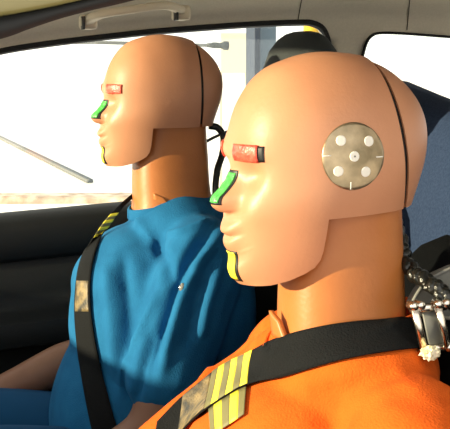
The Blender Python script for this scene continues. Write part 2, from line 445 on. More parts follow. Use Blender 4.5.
# ------------------------------------------------------------------ grab handle
yh = 2.17
t = thing('grab_handle', 'beige plastic grab handle above the far front window', 'handle', P(135, 16, yh))
path = smooth_path([P(87, 24, yh + 0.02), P(92, 18, yh - 0.01), P(104, 13.5, yh - 0.035), P(135, 9, yh - 0.045), P(163, 5.5, yh - 0.035), P(176, 8, yh - 0.01), P(182, 11, yh + 0.02)], 6)
bm = bmesh.new(); sweep(bm, path, rrect(0.022, 0.016, 0.006)); from_bm('grip', loc_to(t, bm), HANDLE, t)
for (u, v) in ((88, 22), (181, 13)):
    p = P(u, v, yh + 0.03)
    bm = bmesh.new(); box(bm, p, (0.032, 0.05, 0.030)); bevel_all(bm, 0.007, 3); from_bm('mount', loc_to(t, bm), HANDLE, t)
    p = P(u - 5, v + 1, yh + 0.005)
    bm = bmesh.new(); box(bm, p, (0.004, 0.03, 0.026)); bevel_all(bm, 0.001); from_bm('gap_shade', loc_to(t, bm), BLACK, t)  # black slab stands in for the shaded gap beside the mount

# ------------------------------------------------------------------ seats
def cushion(bm, secs, n=3.2, k=28):
    """secs: list of (centre, axis u vec (half), axis v vec (half))"""
    rings = []
    for c, a, b_ in secs:
        ring = []
        for i in range(k):
            t_ = 2 * math.pi * i / k
            cs, sn = math.cos(t_), math.sin(t_)
            ring.append(Vector(c) + Vector(a) * (math.copysign(abs(cs) ** (2 / n), cs)) + Vector(b_) * (math.copysign(abs(sn) ** (2 / n), sn)))
        rings.append(ring)
    add_rings(bm, rings)

def front_seat(yc, x0, z0, zc, label, matb, mathr, headrest):
    t = thing('car_seat', label, 'car seat', (x0, yc, 0.23), 'front car seats')
    def put(name, b2, m2): return from_bm(name, loc_to(t, b2), m2, t)
    # z0: top of backrest, x0: x of top front
    b2 = bmesh.new()
    secs = []
    for s, hx, hy in ((0, .02, .13), (.02, .040, .16), (.06, .055, .19), (.2, .06, .215), (.45, .065, .225), (.60, .07, .23), (.72, .06, .22), (.74, .03, .19)):
        secs.append(((x0 + 0.07 - s * 0.36, yc, z0 - s), (hx, 0, -hx * 0.3), (0, hy, 0)))
    cushion(b2, secs); put('backrest', b2, matb)
    b2 = bmesh.new(); secs = []
    for s, hz, hy in ((0, .03, .19), (.02, .06, .22), (.1, .075, .24), (.35, .075, .245), (.46, .07, .24), (.50, .05, .22), (.515, .02, .19)):
        secs.append(((x0 - 0.12 - s, yc, zc - 0.085 + s * 0.06), (s * 0.0, 0, hz), (0, hy, 0)))
    cushion(b2, secs); put('seat_cushion', b2, matb)
    b2 = bmesh.new(); box(b2, (x0 - 0.35, yc, (0.23 + zc - 0.14) / 2), (0.45, 0.40, zc - 0.14 - 0.23)); bevel_all(b2, 0.01); put('seat_base', b2, GREYP)
    if headrest:
        hx, hz, hh = headrest
        b2 = bmesh.new(); secs = []
        for s, a, hy in ((0, .008, .04), (.004, .019, .07), (.014, .032, .095), (.035, .046, .12), (.07, .057, .135), (.14, .060, .135), (.17, .050, .12), (.18, .02, .10)):
            secs.append(((hx - s * 0.02, yc, hz - s), (a, 0, 0), (0, hy, 0)))
        cushion(b2, secs, 2.2); put('headrest', b2, mathr)
        for dy in (-0.07, 0.07):
            b2 = bmesh.new(); sweep(b2, [Vector((hx - 0.01, yc + dy, hz - 0.16)), Vector((x0 + 0.06, yc + dy, z0 - 0.06))], circ(0.006, 10), up=(1, 0, 0)); put('headrest_post', b2, STEEL)
    return t

# ------------------------------------------------------------------ dummy head (shared meshes)
full = [(-.0545, .1014), (-.0836, .071), (-.0935, .048), (-.0985, .030), (-.1000, .015), (-.1005, .002), (-.1050, -.008), (-.1130, -.018), (-.1215, -.0262), (-.1225, -.0320), (-.1160, -.0385),
        (-.1070, -.0415), (-.1075, -.0480), (-.1120, -.0550), (-.1125, -.0600), (-.1075, -.0645), (-.1105, -.0700), (-.1090, -.0765), (-.1045, -.0830), (-.1040, -.0900), (-.1055, -.0990),
        (-.1020, -.1090), (-.095, -.117), (-.085, -.135), (-.05, -.15), (0, -.15), (.05, -.12), (.085, -.065), (.098, -.03),
        (.108, 0.0), (.112, .027), (.1085, .050), (.099, .0690), (.071, .0965), (.0455, .1085), (.018, .1135), (-.010, .1140), (-.032, .1095)]
base = [(-.0545, .1014), (-.0836, .071), (-.0935, .048), (-.0975, .030), (-.0990, .015), (-.0985, .002), (-.0985, -.008), (-.0990, -.018), (-.0998, -.0262), (-.1003, -.0320), (-.1010, -.0385),
        (-.1020, -.0450), (-.1025, -.0480), (-.1028, -.0550), (-.1030, -.0600), (-.1028, -.0645), (-.1025, -.0700), (-.1020, -.0765), (-.1010, -.0830), (-.1010, -.0900), (-.1010, -.0990),
        (-.0985, -.1090), (-.0935, -.117)] + full[23:]
def polar(pts):
    A = []; 
    for x, z in pts: A.append((math.atan2(z, -x), math.hypot(x, z)))
    A.sort()
    return np.array([a for a, r in A]), np.array([r for a, r in A])
def periodic_spline(pts):
    a, r = polar(pts)
    a3 = np.concatenate([a - 2 * np.pi, a, a + 2 * np.pi]); r3 = np.concatenate([r, r, r])
    # monotone cubic (pchip) tangents
    h = np.diff(a3); dlt = np.diff(r3) / h
    m = np.zeros_like(r3)
    for i in range(1, len(r3) - 1):
        if dlt[i - 1] * dlt[i] > 0:
            w1 = 2 * h[i] + h[i - 1]; w2 = h[i] + 2 * h[i - 1]
            m[i] = (w1 + w2) / (w1 / dlt[i - 1] + w2 / dlt[i])
    def f(q):
        i = np.clip(np.searchsorted(a3, q) - 1, 0, len(a3) - 2)
        t_ = (q - a3[i]) / h[i]
        return ((2 * t_**3 - 3 * t_**2 + 1) * r3[i] + (t_**3 - 2 * t_**2 + t_) * h[i] * m[i] + (-2 * t_**3 + 3 * t_**2) * r3[i + 1] + (t_**3 - t_**2) * h[i] * m[i + 1])
    return f
F_full, F_base = periodic_spline(full), periodic_spline(base)
_A = np.linspace(-math.pi, math.pi, 1440, endpoint=False)
_T = np.array([float(F_base(a)) for a in _A])
_k = np.exp(-0.5 * (np.arange(-80, 81) / 26.0) ** 2); _k /= _k.sum()
_S = np.convolve(np.concatenate([_T[-80:], _T, _T[:80]]), _k, 'valid')
def F_soft(a): return float(np.interp(a, _A, _S, period=2 * math.pi))
def sstep(a, b_, x):
    t_ = min(1, max(0, (x - a) / (b_ - a))); return t_ * t_ * (3 - 2 * t_)

def head_mesh():
    al = np.concatenate([np.linspace(-75, 40, 190, endpoint=False), np.linspace(40, 285, 110, endpoint=False)]) * math.pi / 180
    al = np.where(al > math.pi, al - 2 * math.pi, al)
    bt = np.concatenate([np.linspace(-89.2, -35, 30, endpoint=False), np.linspace(-35, 35, 71), np.linspace(35, 89.2, 31)[1:]]) * math.pi / 180
    W = 0.079; n = 2.35
    verts = []
    for b_ in bt:
        g = abs(math.cos(b_)) ** (2 / n); h = math.copysign(abs(math.sin(b_)) ** (2 / n), b_)
        for a in al:
            rb = float(F_base(a)); rf = float(F_full(a)); f = rf - rb
            y = W * h
            wl = sstep(.012, .050, abs(y)); rb = rb * (1 - wl) + F_soft(a) * wl
            zr = rb * math.sin(a)
            deg = math.degrees(a)
            if deg > -22.0 and deg < 8:     # nose: widens downward
                s = 0.0085 + 0.0085 * sstep(3, -14, deg)
                wgt = math.exp(-(abs(y) / s) ** 3.0)
            elif -38 < deg <= -22.0:        # lips
                wgt = math.exp(-(abs(y) / 0.023) ** 3.0)
            elif -62 < deg <= -38:          # chin
                wgt = math.exp(-(abs(y) / 0.028) ** 2.5)
            else: wgt = math.exp(-(abs(y) / 0.045) ** 2)
            r = (rb + f * wgt) * g
            x = -r * math.cos(a); z = r * math.sin(a)
            # eye hollow and cheek
            if x < 0:
                dx = -0.0100 * math.exp(-(((abs(y) - 0.030) / 0.014) ** 2 + ((z + 0.002) / 0.013) ** 2))
                dx += 0.0045 * math.exp(-(((abs(y) - 0.042) / 0.018) ** 2 + ((z + 0.036) / 0.018) ** 2))
                dx += 0.0035 * math.exp(-(((abs(y) - 0.030) / 0.024) ** 2 + ((z - 0.022) / 0.010) ** 2))
                x -= dx
            k = 1 - 0.20 * sstep(0.01, -0.115, z) - 0.10 * sstep(-0.02, -0.10, x) * sstep(-0.02, -0.09, z)
            k += 0.02 * sstep(0.0, 0.08, x)
            verts.append((x, y * k, z))
    nb, na = len(bt), len(al)
    faces = grid_faces(nb, na, closed_c=True)
    bm_ = pyd(verts, faces)
    bm_.verts.ensure_lookup_table()
    for row in (0, nb - 1):
        c = Vector((0, 0, 0))
        for j in range(na): c += bm_.verts[row * na + j].co
        c /= na
        c.y += math.copysign(0.0002, c.y)
        cv = bm_.verts.new(c); bm_.verts.ensure_lookup_table()
        for j in range(na):
            bm_.faces.new([bm_.verts[row * na + j], bm_.verts[row * na + (j + 1) % na], cv])
    bmesh.ops.recalc_face_normals(bm_, faces=bm_.faces[:])
    me_ = bpy.data.meshes.new('head'); bm_.to_mesh(me_); bm_.free()
    cut = [(.3, -.044), (-.028, -.046), (-.0285, -.060), (-.0295, -.0780), (-.0315, -.0885), (-.0365, -.0960), (-.0455, -.1018), (-.060, -.1085), (-.076, -.1130), (-.088, -.1142), (-.2, -.1160), (-.2, -.3), (.3, -.3)]
    return boolean(me_, prism_y(cut, -0.3, 0.3))

hm = head_mesh()
SEAMX = 0.058
def half(me_, keep_front, x0, tl=0.0):
    bm_ = bmesh.new(); bm_.from_mesh(me_)
    geom = bm_.verts[:] + bm_.edges[:] + bm_.faces[:]
    tilt = Vector((1, 0, tl)).normalized()
    r_ = bmesh.ops.bisect_plane(bm_, geom=geom, plane_co=(x0, 0, 0), plane_no=tilt, clear_outer=keep_front, clear_inner=not keep_front)
    ed = [e for e in r_['geom_cut'] if isinstance(e, bmesh.types.BMEdge)]
    try: bmesh.ops.holes_fill(bm_, edges=ed, sides=0)
    except Exception: pass
    if not keep_front:
        for v in bm_.verts:
            v.co.y *= 0.965; v.co.z = 0.02 + (v.co.z - 0.02) * (0.968 if v.co.z > 0.02 else 1.0)
    out = bpy.data.meshes.new('half'); bmesh.ops.recalc_face_normals(bm_, faces=bm_.faces[:])
    bm_.to_mesh(out); bm_.free()
    return out
def head_set(x0, gap, tl):
    face = half(hm, True, x0, tl); face.name = 'head'
    cap = half(hm, False, x0 + gap, tl); cap.name = 'head_cap'
    # gasket: the seam section, shrunk, as a thin dark plate
    bm = bmesh.new(); bm.from_mesh(hm); nn = Vector((1, 0, tl)).normalized()
    bmesh.ops.bisect_plane(bm, geom=bm.verts[:] + bm.edges[:] + bm.faces[:], plane_co=(x0 - 0.006, 0, 0), plane_no=nn, clear_inner=True)
    bmesh.ops.bisect_plane(bm, geom=bm.verts[:] + bm.edges[:] + bm.faces[:], plane_co=(x0 + gap + 0.006, 0, 0), plane_no=nn, clear_outer=True)
    bmesh.ops.holes_fill(bm, edges=[e for e in bm.edges if e.is_boundary], sides=0)
    for v in bm.verts: v.co.y *= 0.93; v.co.z = 0.02 + (v.co.z - 0.02) * 0.935
    gask = bpy.data.meshes.new('seam_gasket'); bm.to_mesh(gask); bm.free()
    for me_, m_ in ((face, SKIN), (cap, SKIN), (gask, BLACK)):
        me_.materials.clear(); me_.materials.append(m_)
    for me_ in (face, cap):
        bm = bmesh.new(); bm.from_mesh(me_)
        for f in bm.faces: f.smooth = True
        for e in bm.edges:
            e.smooth = not (len(e.link_faces) == 2 and e.calc_face_angle(0) > R(38))
        bm.to_mesh(me_); bm.free()
    return face, cap, gask
HEADS = [head_set(0.057, 0.0055, 0.01), head_set(0.056, 0.0068, 0.13)]
bm = bmesh.new(); bm.from_mesh(hm); HT = BVHTree.FromBMesh(bm); bm.free()

def patch(fn, nu, nv, off, thick=0.0006, jitter=0.0):
    """fn(s,t) -> (origin, direction); conforms a thin patch to the head"""
    top = []; bot = []
    for i in range(nu):
        for j in range(nv):
            o_, d_ = fn(i / (nu - 1), j / (nv - 1))
            h, nn, k_, ds = HT.ray_cast(Vector(o_), Vector(d_).normalized())
            if h is None: h = Vector(o_) + Vector(d_) * 0.1; nn = -Vector(d_)
            q = off + jitter * noise.noise(h * 260)
            top.append(h + nn * (q + thick)); bot.append(h + nn * (q * 0.3))
    n = nu * nv
    bm_ = bmesh.new()
    T = [bm_.verts.new(p) for p in top]; B = [bm_.verts.new(p) for p in bot]
    for f in grid_faces(nu, nv):
        bm_.faces.new([T[i] for i in f]); bm_.faces.new([B[i] for i in reversed(f)])
    rim = [(i, 0) for i in range(nu)] + [(nu - 1, j) for j in range(1, nv)] + [(i, nv - 1) for i in range(nu - 2, -1, -1)] + [(0, j) for j in range(nv - 2, 0, -1)]
    ids = [i * nv + j for i, j in rim]
    for a_, b2 in zip(ids, ids[1:] + ids[:1]):
        bm_.faces.new([T[a_], T[b2], B[b2], B[a_]])
    bmesh.ops.recalc_face_normals(bm_, faces=bm_.faces[:])
    me_ = bpy.data.meshes.new('tape'); bm_.to_mesh(me_); bm_.free()
    for p in me_.polygons: p.use_smooth = True
    return me_

def brow(a0, a1, z0, z1, side):
    def fn(s, t_):
        a = R(a0 + (a1 - a0) * s); z = z0 + (z1 - z0) * t_
        d_ = Vector((-math.cos(a), side * math.sin(a), 0))
        return d_ * 0.2 + Vector((0.0, 0, z)), -d_
    return fn
def frontal(y0, y1, z0, z1, skew=0.0):
    def fn(s, t_):
        z = z0 + (z1 - z0) * t_
        return Vector((-0.2, y0 + (y1 - y0) * s + skew * (t_ - 0.5), z)), Vector((1, 0, 0))
    return fn
def side_disc(cx, cz, r):
    def fn(s, t_):      # square grid mapped to a disc
        a = 2 * s - 1; b2 = 2 * t_ - 1
        x = a * math.sqrt(1 - b2 * b2 / 2); z = b2 * math.sqrt(1 - a * a / 2)
        return Vector((cx + x * r, -0.2, cz + z * r)), Vector((0, 1, 0))
    return fn

# ------------------------------------------------------------------ dummies
def remeshed(bm_, voxel, smooth_it):
    me_ = bpy.data.meshes.new('tmp'); bm_.to_mesh(me_); bm_.free()
    o = bpy.data.objects.new('tmp', me_); C.objects.link(o)
    md = o.modifiers.new('r', 'REMESH'); md.mode = 'VOXEL'; md.voxel_size = voxel
    ms = o.modifiers.new('s', 'SMOOTH'); ms.factor = 0.5; ms.iterations = smooth_it
    out = evaluated(o); bpy.data.objects.remove(o)
    return out

def ell(bm_, c, r, rot=None):
    bmesh.ops.create_uvsphere(bm_, u_segments=32, v_segments=20, radius=1, matrix=Matrix.Translation(c) @ (rot or Matrix()) @ Matrix.Diagonal((*r, 1)))

def caps(bm_, a, b2, ra, rb, n=14):
    a = Vector(a); b2 = Vector(b2); d_ = (b2 - a).normalized()
    s = d_.orthogonal().normalized(); t_ = d_.cross(s)
    rings = []
    L = (b2 - a).length
    st = [(-ra * math.cos(R(q)), ra * math.sin(R(q))) for q in (8, 30, 60)] + [(L * k / 6, ra + (rb - ra) * k / 6) for k in range(7)] + [(L + rb * math.cos(R(q)), rb * math.sin(R(q))) for q in (60, 30, 8)]
    for h, r in st:
        rings.append([a + d_ * h + (s * math.cos(2 * math.pi * k / n) + t_ * math.sin(2 * math.pi * k / n)) * r for k in range(n)])
    add_rings(bm_, rings)

def seg_dist(p, a, b2):
    ab = b2 - a; t_ = max(0, min(1, (p - a).dot(ab) / ab.length_squared))
    return (p - a - ab * t_).length

def make_shirt(arms, folds_px, H, tz=0.0, cx=0.0, fk=1.0, voxel=0.0055, seed=0.0, hem=None):
    bm_ = bmesh.new()
    ell(bm_, (.035, 0, -.215 + tz), (.092, .115, .068))
    ell(bm_, (-.030 + cx, 0, -.400), (.125, .165, .185))
    ell(bm_, (.020, 0, -.330), (.110, .170, .110))
    ell(bm_, (-.065 + cx * 1.3, 0, -.580), (.125, .160, .190))
    ell(bm_, (-.045 + cx, 0, -.330), (.105, .140, .085))
    if fk > 1: ell(bm_, (.070, 0, -.370), (.095, .180, .150))
    caps(bm_, (.045, -.13, -.255), (.045, .13, -.255), .064, .064)
    for sd_, el, rs, re in arms:
        caps(bm_, sd_, el, rs, re)
    me_ = remeshed(bm_, voxel, 14)
    bm_ = bmesh.new(); bm_.from_mesh(me_)
    bm_.normal_update()
    dis = {}
    for v in bm_.verts:
        p = v.co
        q = Vector((p.x * 9 + p.z * 4 + seed, p.y * 9, p.z * 3.5 - p.x * 3))
        d_ = 0.0035 * noise.noise(q) + 0.0022 * noise.noise(q * 2.3 + Vector((7, 1, 3)))
        dis[v] = v.normal * d_
    for v, d_ in dis.items(): v.co += d_
    # creases: polylines found on the cloth surface, each pressed in or raised
    bm_.normal_update(); tr = BVHTree.FromBMesh(bm_)
    co = np.array([v.co[:] for v in bm_.verts]); add = np.zeros(len(co))
    for px, amp, wd in folds_px:
        pl = []
        for q in smooth_path([Vector((a, b2, 0)) for a, b2 in px], 8):
            h_, n_, i_, ds = tr.ray_cast(CAM - H, ray(q.x, q.y).normalized())
            if h_ is not None: pl.append(h_)
        if len(pl) < 2: continue
        best = np.full(len(co), 9.0); tt = np.zeros(len(co))
        for k, (a, b2) in enumerate(zip(pl, pl[1:])):
            A_ = np.array(a[:]); D = np.array((b2 - a)[:]); L2 = max(1e-12, D @ D)
            t_ = np.clip((co - A_) @ D / L2, 0, 1)
            d_ = np.linalg.norm(co - A_ - t_[:, None] * D, axis=1)
            m_ = d_ < best; best = np.where(m_, d_, best); tt = np.where(m_, (k + t_) / (len(pl) - 1), tt)
        add += amp * fk * np.exp(-(best / wd) ** 2) * np.clip(np.minimum(tt, 1 - tt) * 6 + 0.15, 0, 1)
    nrm = [v.normal.copy() for v in bm_.verts]
    for v, a, n_ in zip(bm_.verts, add, nrm):
        if abs(a) > 1e-6: v.co += n_ * float(a)
    me2 = bpy.data.meshes.new('shirt'); bm_.to_mesh(me2); bm_.free()
    bpy.data.meshes.remove(me_)
    return me2

NECKS = [(-.040, .020, .060, .052), (-.070, .020, .062, .053), (-.10, .018, .066, .055), (-.14, .018, .068, .058), (-.175, .020, .070, .062), (-.215, .024, .076, .068), (-.25, .03, .078, .07)]
def neck_mesh():
    bm_ = bmesh.new(); rings = []
    for z, xc, rx, ry in NECKS:
        ring = []
        for k in range(48):
            t_ = 2 * math.pi * k / 48; cs, sn = math.cos(t_), math.sin(t_); n = 2.7
            ring.append(Vector((xc + rx * math.copysign(abs(cs) ** (2 / n), cs), ry * math.copysign(abs(sn) ** (2 / n), sn), z)))
        rings.append(ring)
    rr = []
    for k in range(48):
        col = smooth_path([r[k] for r in rings], 5); rr.append(col)
    rings = [[rr[k][i] for k in range(48)] for i in range(len(rr[0]))]
    add_rings(bm_, rings)
    bmesh.ops.recalc_face_normals(bm_, faces=bm_.faces[:])
    me_ = bpy.data.meshes.new('neck'); bm_.to_mesh(me_); bm_.free()
    for p in me_.polygons: p.use_smooth = len(p.vertices) == 4
    me_.materials.append(NECK)
    return me_
ME_NECK = neck_mesh()

def obj(name, me_, parent, m=None):
    o = bpy.data.objects.new(name, me_); C.objects.link(o); o.parent = parent
    if m is not None and not me_.materials: me_.materials.append(m)
    return o

TAPES = {
    'red_l': patch(brow(14, 35, .0135, .0285, -1), 16, 8, 0.0012, 0.0006, 0.0006),
    'redb_l': patch(brow(15, 39, .0140, .0285, -1), 16, 8, 0.0003, 0.0004),
    'red_r': patch(brow(14, 35, .0135, .0285, 1), 16, 8, 0.0012, 0.0006, 0.0006),
    'nred_l': patch(brow(6, 26, .0125, .0285, -1), 16, 8, 0.0012, 0.0006, 0.0006),
    'nredb_l': patch(brow(8, 30, .0125, .0275, -1), 16, 8, 0.0003, 0.0004),
    'nose_b': patch(frontal(-.0106, .0125, -.0310, .0020), 22, 22, 0.0002, 0.0003),
    'nose_g': patch(frontal(-.0086, .0125, -.0290, -.0010), 22, 22, 0.0009, 0.0006, 0.0005),
    'fnose_b': patch(frontal(-.0150, .0125, -.0310, .0020), 22, 22, 0.0002, 0.0003),
    'fnose_g': patch(frontal(-.0125, .0125, -.0290, -.0010), 22, 22, 0.0009, 0.0006, 0.0005),
    'chin_b': patch(frontal(-.0130, .008, -.1100, -.0790), 12, 14, 0.0002, 0.0003),
    'chin_y': patch(frontal(-.0095, .008, -.1080, -.0800), 12, 14, 0.0009, 0.0004),
}
def dummy(label, pos, shirt_me, shirt_mat, extra_disc, flap, parts, hrot=(0, 0, 0), col=(-.174, .022), nx=0.0):
    t = thing('crash_test_dummy', label, 'dummy', pos, 'crash test dummies in the front seats')
    mf, mc, mg = HEADS[1 if extra_disc else 0]
    head = obj('head', mf, t)
    cap = obj('head_cap', mc, t)
    gk = obj('seam_gasket', mg, t)
    for c in (head, cap, gk): c.rotation_euler = hrot
    nk = obj('neck', ME_NECK, t); nk.location.x = nx; nk.scale.x = 1.0 - nx * 9
    lab = {'nred_l': ('tape_strip', RED, 'red tape strip on brow'), 'nredb_l': ('tape_backing', BLACK, None), 'red_l': ('tape_strip', RED, 'red tape strip on brow'), 'red_r': ('tape_strip', RED, 'red tape strip on brow'), 'redb_l': ('tape_backing', BLACK, None),
           'fnose_b': ('tape_backing', BLACK, None), 'fnose_g': ('tape_strip', GREEN, 'crinkled green tape over nose'),
           'nose_b': ('tape_backing', BLACK, None), 'nose_g': ('tape_strip', GREEN, 'crinkled green tape over nose'), 'chin_b': ('tape_backing', BLACK, None), 'chin_y': ('tape_strip', YELLOW, 'yellow tape strip on chin')}
    for k in parts:
        o = obj(lab[k][0], TAPES[k], head, lab[k][1])
        if lab[k][2]: o['label'] = lab[k][2]
    if extra_disc:
        cx, cz, r = -.004, .0145, .0325
        d_ = obj('target_disc', patch(side_disc(cx, cz, r), 25, 25, 0.0004, 0.0006), t, FOIL); d_['label'] = 'round metallic foil target with white dots'; d_.rotation_euler = hrot
        for dx, dz in ((0, 0), (-.0131, .016), (.0163, .0135), (-.0171, -.013), (.0118, -.0156)):
            obj('target_dot', patch(side_disc(cx + dx, cz + dz, .0050), 9, 9, 0.0012, 0.0004), d_, WHITE)
        obj('dot_centre', patch(side_disc(cx, cz, .0009), 5, 5, 0.0018, 0.0002), d_, GREYP)
        def rect(x0, x1, z0, z1):
            return lambda s, t_: (Vector((x0 + (x1 - x0) * s, -0.2, z0 + (z1 - z0) * t_)), Vector((0, 1, 0)))
        obj('target_tick', patch(rect(cx - r * .99, cx - r * .74, cz + .002, cz + .0030), 5, 3, 0.0012, 0.0003), d_, WHITE)
        obj('target_tick', patch(rect(cx + r * .72, cx + r * .97, cz - .0030, cz - .0018), 5, 3, 0.0012, 0.0003), d_, WHITE)
        obj('target_tick', patch(rect(cx - .0045, cx - .0035, cz - r * .98, cz - r * .75), 3, 5, 0.0012, 0.0003), d_, WHITE)
    s = obj('shirt', shirt_me, t, shirt_mat)
    for p in shirt_me.polygons: p.use_smooth = True
    # collar band round the neck
    cp = []
    for k in range(40):
        a = 2 * math.pi * k / 40
        cp.append(Vector((.026 + .083 * math.cos(a), .073 * math.sin(a), col[0] + col[1] * math.cos(a) - 0.006 * math.cos(2 * a))))
    b2 = bmesh.new(); sweep(b2, cp, rrect(0.006, 0.020, 0.0028, 3), closed=True)
    from_bm('collar', b2, shirt_mat, s)
    # folded rubber flap at the neck base
    a0, z0_ = flap
    rows_ = []
    for i in range(7):
        f_ = i / 6
        row = []
        for j in range(6):
            a = R(a0 + 26 * (j / 5) * (1 - .45 * f_))
            k_ = 1.035 + .05 * f_ * (1 - j / 5)
            row.append(Vector((.022 - .0715 * k_ * math.cos(a), -.0640 * k_ * math.sin(a), z0_ + .026 * f_ - .008 * (j / 5) * f_)))
        rows_.append(row)
    nn = pyd([p for r in rows_ for p in r], grid_faces(7, 6))
    ret_ = bmesh.ops.extrude_face_region(nn, geom=nn.faces[:])
    for g_ in ret_['geom']:
        if isinstance(g_, bmesh.types.BMVert): g_.co += (Vector((.022, 0, g_.co.z)) - g_.co).normalized() * .005
    from_bm('neck_flap', nn, NECK, t)
    return t, s

HN = P(322, 164, 1.04); HF = P(160, 100, 1.88)

# seats first (behind), then bodies
front_seat(HF.y, HF.x + 0.245, HF.z - 0.17, HF.z - 0.74, 'dark car seat with grey headrest behind the blue shirted dummy', SEATB, HREST, (HF.x + 0.266, P(302, 31.5, HF.y).z, 0.2))
front_seat(HN.y, HN.x + 0.150, HN.z - 0.105, HN.z - 0.74, 'tall black car seat behind the orange shirted dummy', SEATB, HREST, None)

# rear bench
xr = 0.80
t = thing('rear_bench', 'dark blue speckled fabric rear bench seat', 'bench', (xr, 1.55, 0.23))
b2 = bmesh.new(); secs = []
zt_far = P(392, 79, 2.1).z
for y, dz, hx in ((2.165, -.10, .03), (2.155, -.04, .05), (2.13, -.012, .065), (2.08, 0.0, .075), (1.95, -.022, .08), (1.8, -.045, .08), (1.6, -.06, .08), (1.3, -.06, .08), (1.0, -.06, .075), (0.95, -.08, .06), (0.92, -.12, .03)):
    h = 0.40
    secs.append(((xr + .06, y, zt_far + dz - h), (hx, 0, 0), (0.10, 0, h)))
cushion(b2, secs, 4.0); from_bm('backrest', loc_to(t, b2), REARB, t)
b2 = bmesh.new(); secs = []
for y, r_ in ((2.16, .04), (2.14, .07), (2.05, .085), (1.5, .085), (1.0, .085), (0.94, .07), (0.92, .04)):
    secs.append(((xr - .02, y, 0.56), (.11 * (r_ / .085) ** .3, 0, 0), (0, 0, r_)))
cushion(b2, secs, 4.0); from_bm('seat_cushion', loc_to(t, b2), SEATB, t)
b2 = bmesh.new(); box(b2, (xr + .02, 1.55, 0.36), (0.2, 1.2, 0.26)); bevel_all(b2, 0.01); from_bm('seat_base', loc_to(t, b2), SEATB, t)

def loc(p, H): return tuple(Vector(p) - H)
# far dummy (blue)
shA = (.035, -.155, -.270); elA = (-.060, -.195, -.530); slA = (-.034, -.180, -.452)
shB = (.035, .155, -.270); elB = (-.040, .185, -.500); slB = (-.010, .175, -.42)
folds_b = [([(216, 222), (192, 254), (173, 290), (160, 330), (146, 378)], -.013, .011), ([(218, 236), (200, 262), (184, 292), (172, 330), (160, 376)], .008, .010),
           ([(165, 236), (190, 229), (214, 219)], .006, .007), ([(152, 243), (165, 262), (170, 285)], -.007, .012), ([(214, 248), (188, 268)], .006, .006),
           ([(122, 250), (128, 300), (131, 360)], -.006, .012), ([(106, 262), (111, 320), (118, 385)], .005, .014), ([(152, 330), (142, 366), (136, 402)], -.007, .008),
           ([(135, 218), (150, 236), (156, 262)], .006, .011), ([(120, 400), (128, 360), (146, 320), (160, 290)], .006, .009), ([(205, 275), (196, 310), (186, 350)], -.006, .010),
           ([(222, 262), (208, 300), (200, 340)], .006, .010)]
me_b = make_shirt([(shA, slA, .076, .070), (shB, slB, .070, .060)], folds_b, HF, -.010, -.013, 1.45, seed=3.0)
dF, sF = dummy('crash test dummy in a blue shirt with side of head in shade', HF, me_b, BLUE, False, (52, -.185), ['red_l', 'red_r', 'fnose_b', 'fnose_g', 'chin_b', 'chin_y'], col=(-.193, .004))
# near dummy (orange)
elA2 = (-.10, -.190, -.50); elB2 = tuple(P(165, 470, 1.23) - HN)
folds_o = [([(270, 311), (250, 320), (226, 340)], .007, .006), ([(270, 322), (246, 334), (220, 354)], -.007, .006), ([(242, 340), (216, 364), (194, 392)], .006, .007),
           ([(262, 330), (240, 346), (210, 378)], -.004, .006), ([(440, 352), (390, 364), (330, 380)], .003, .012), ([(420, 372), (360, 384), (300, 405)], -.003, .012)]
me_o = make_shirt([(shA, elA2, .070, .062), ((.035, .150, -.265), elB2, .070, .062), ((-.005, .070, -.212), (.02, .14, -.245), .045, .060)], folds_o, HN, seed=11.0)
dN, sN = dummy('crash test dummy in an orange shirt with round foil target on head', HN, me_o, ORANGE, True, (-4, -.178), ['nred_l', 'nredb_l', 'red_r', 'nose_b', 'nose_g', 'chin_b', 'chin_y'], (0, R(-2.5), R(5)), (-.176, .022), .006)

# limbs: forearms, hands and trousers
def limb(name, pts, radii, m, parent, n=16):
    b2_ = bmesh.new(); pts = [Vector(p) for p in pts]
    pp = smooth_path(pts, 6); rr = [v.x for v in smooth_path([Vector((r, 0, 0)) for r in radii], 6)]
    k = len(pp) - 1
    sweep(b2_, pp, lambda s: circ(rr[round(s * k)], n), up=(0, 0.3, 1)); return from_bm(name, b2_, m, parent)
def hand(wr, dirv, side, parent):
    """palm with four fingers and a thumb, one mesh"""
    b2_ = bmesh.new(); d_ = Vector(dirv).normalized(); lat = Vector((0, 0, 1)).cross(d_).normalized(); up = d_.cross(lat)
    wr = Vector(wr)
    secs = [(wr - d_ * .01, lat * .026, up * .018), (wr + d_ * .03, lat * .036, up * .016), (wr + d_ * .08, lat * .042, up * .013), (wr + d_ * .095, lat * .036, up * .009)]
    cushion(b2_, secs, 2.6, 16)
    for i, L in enumerate((.062, .074, .078, .068)):
        o0 = wr + d_ * .088 + lat * side * (.031 - .0205 * i)
        path_ = smooth_path([o0, o0 + d_ * L * .45 - up * .004, o0 + d_ * L * .8 - up * .014, o0 + d_ * L - up * .028], 3)
        k = len(path_) - 1
        sweep(b2_, path_, lambda s, k=k: circ(.0088 - .0022 * s, 8), up=up)
    o0 = wr + d_ * .03 - lat * side * .033
    sweep(b2_, smooth_path([o0, o0 + d_ * .03 - lat * side * .018, o0 + d_ * .062 - lat * side * .022 - up * .008], 3), lambda s: circ(.0105 - .003 * s, 8), up=up)
    return from_bm('hand', b2_, ARM, parent)
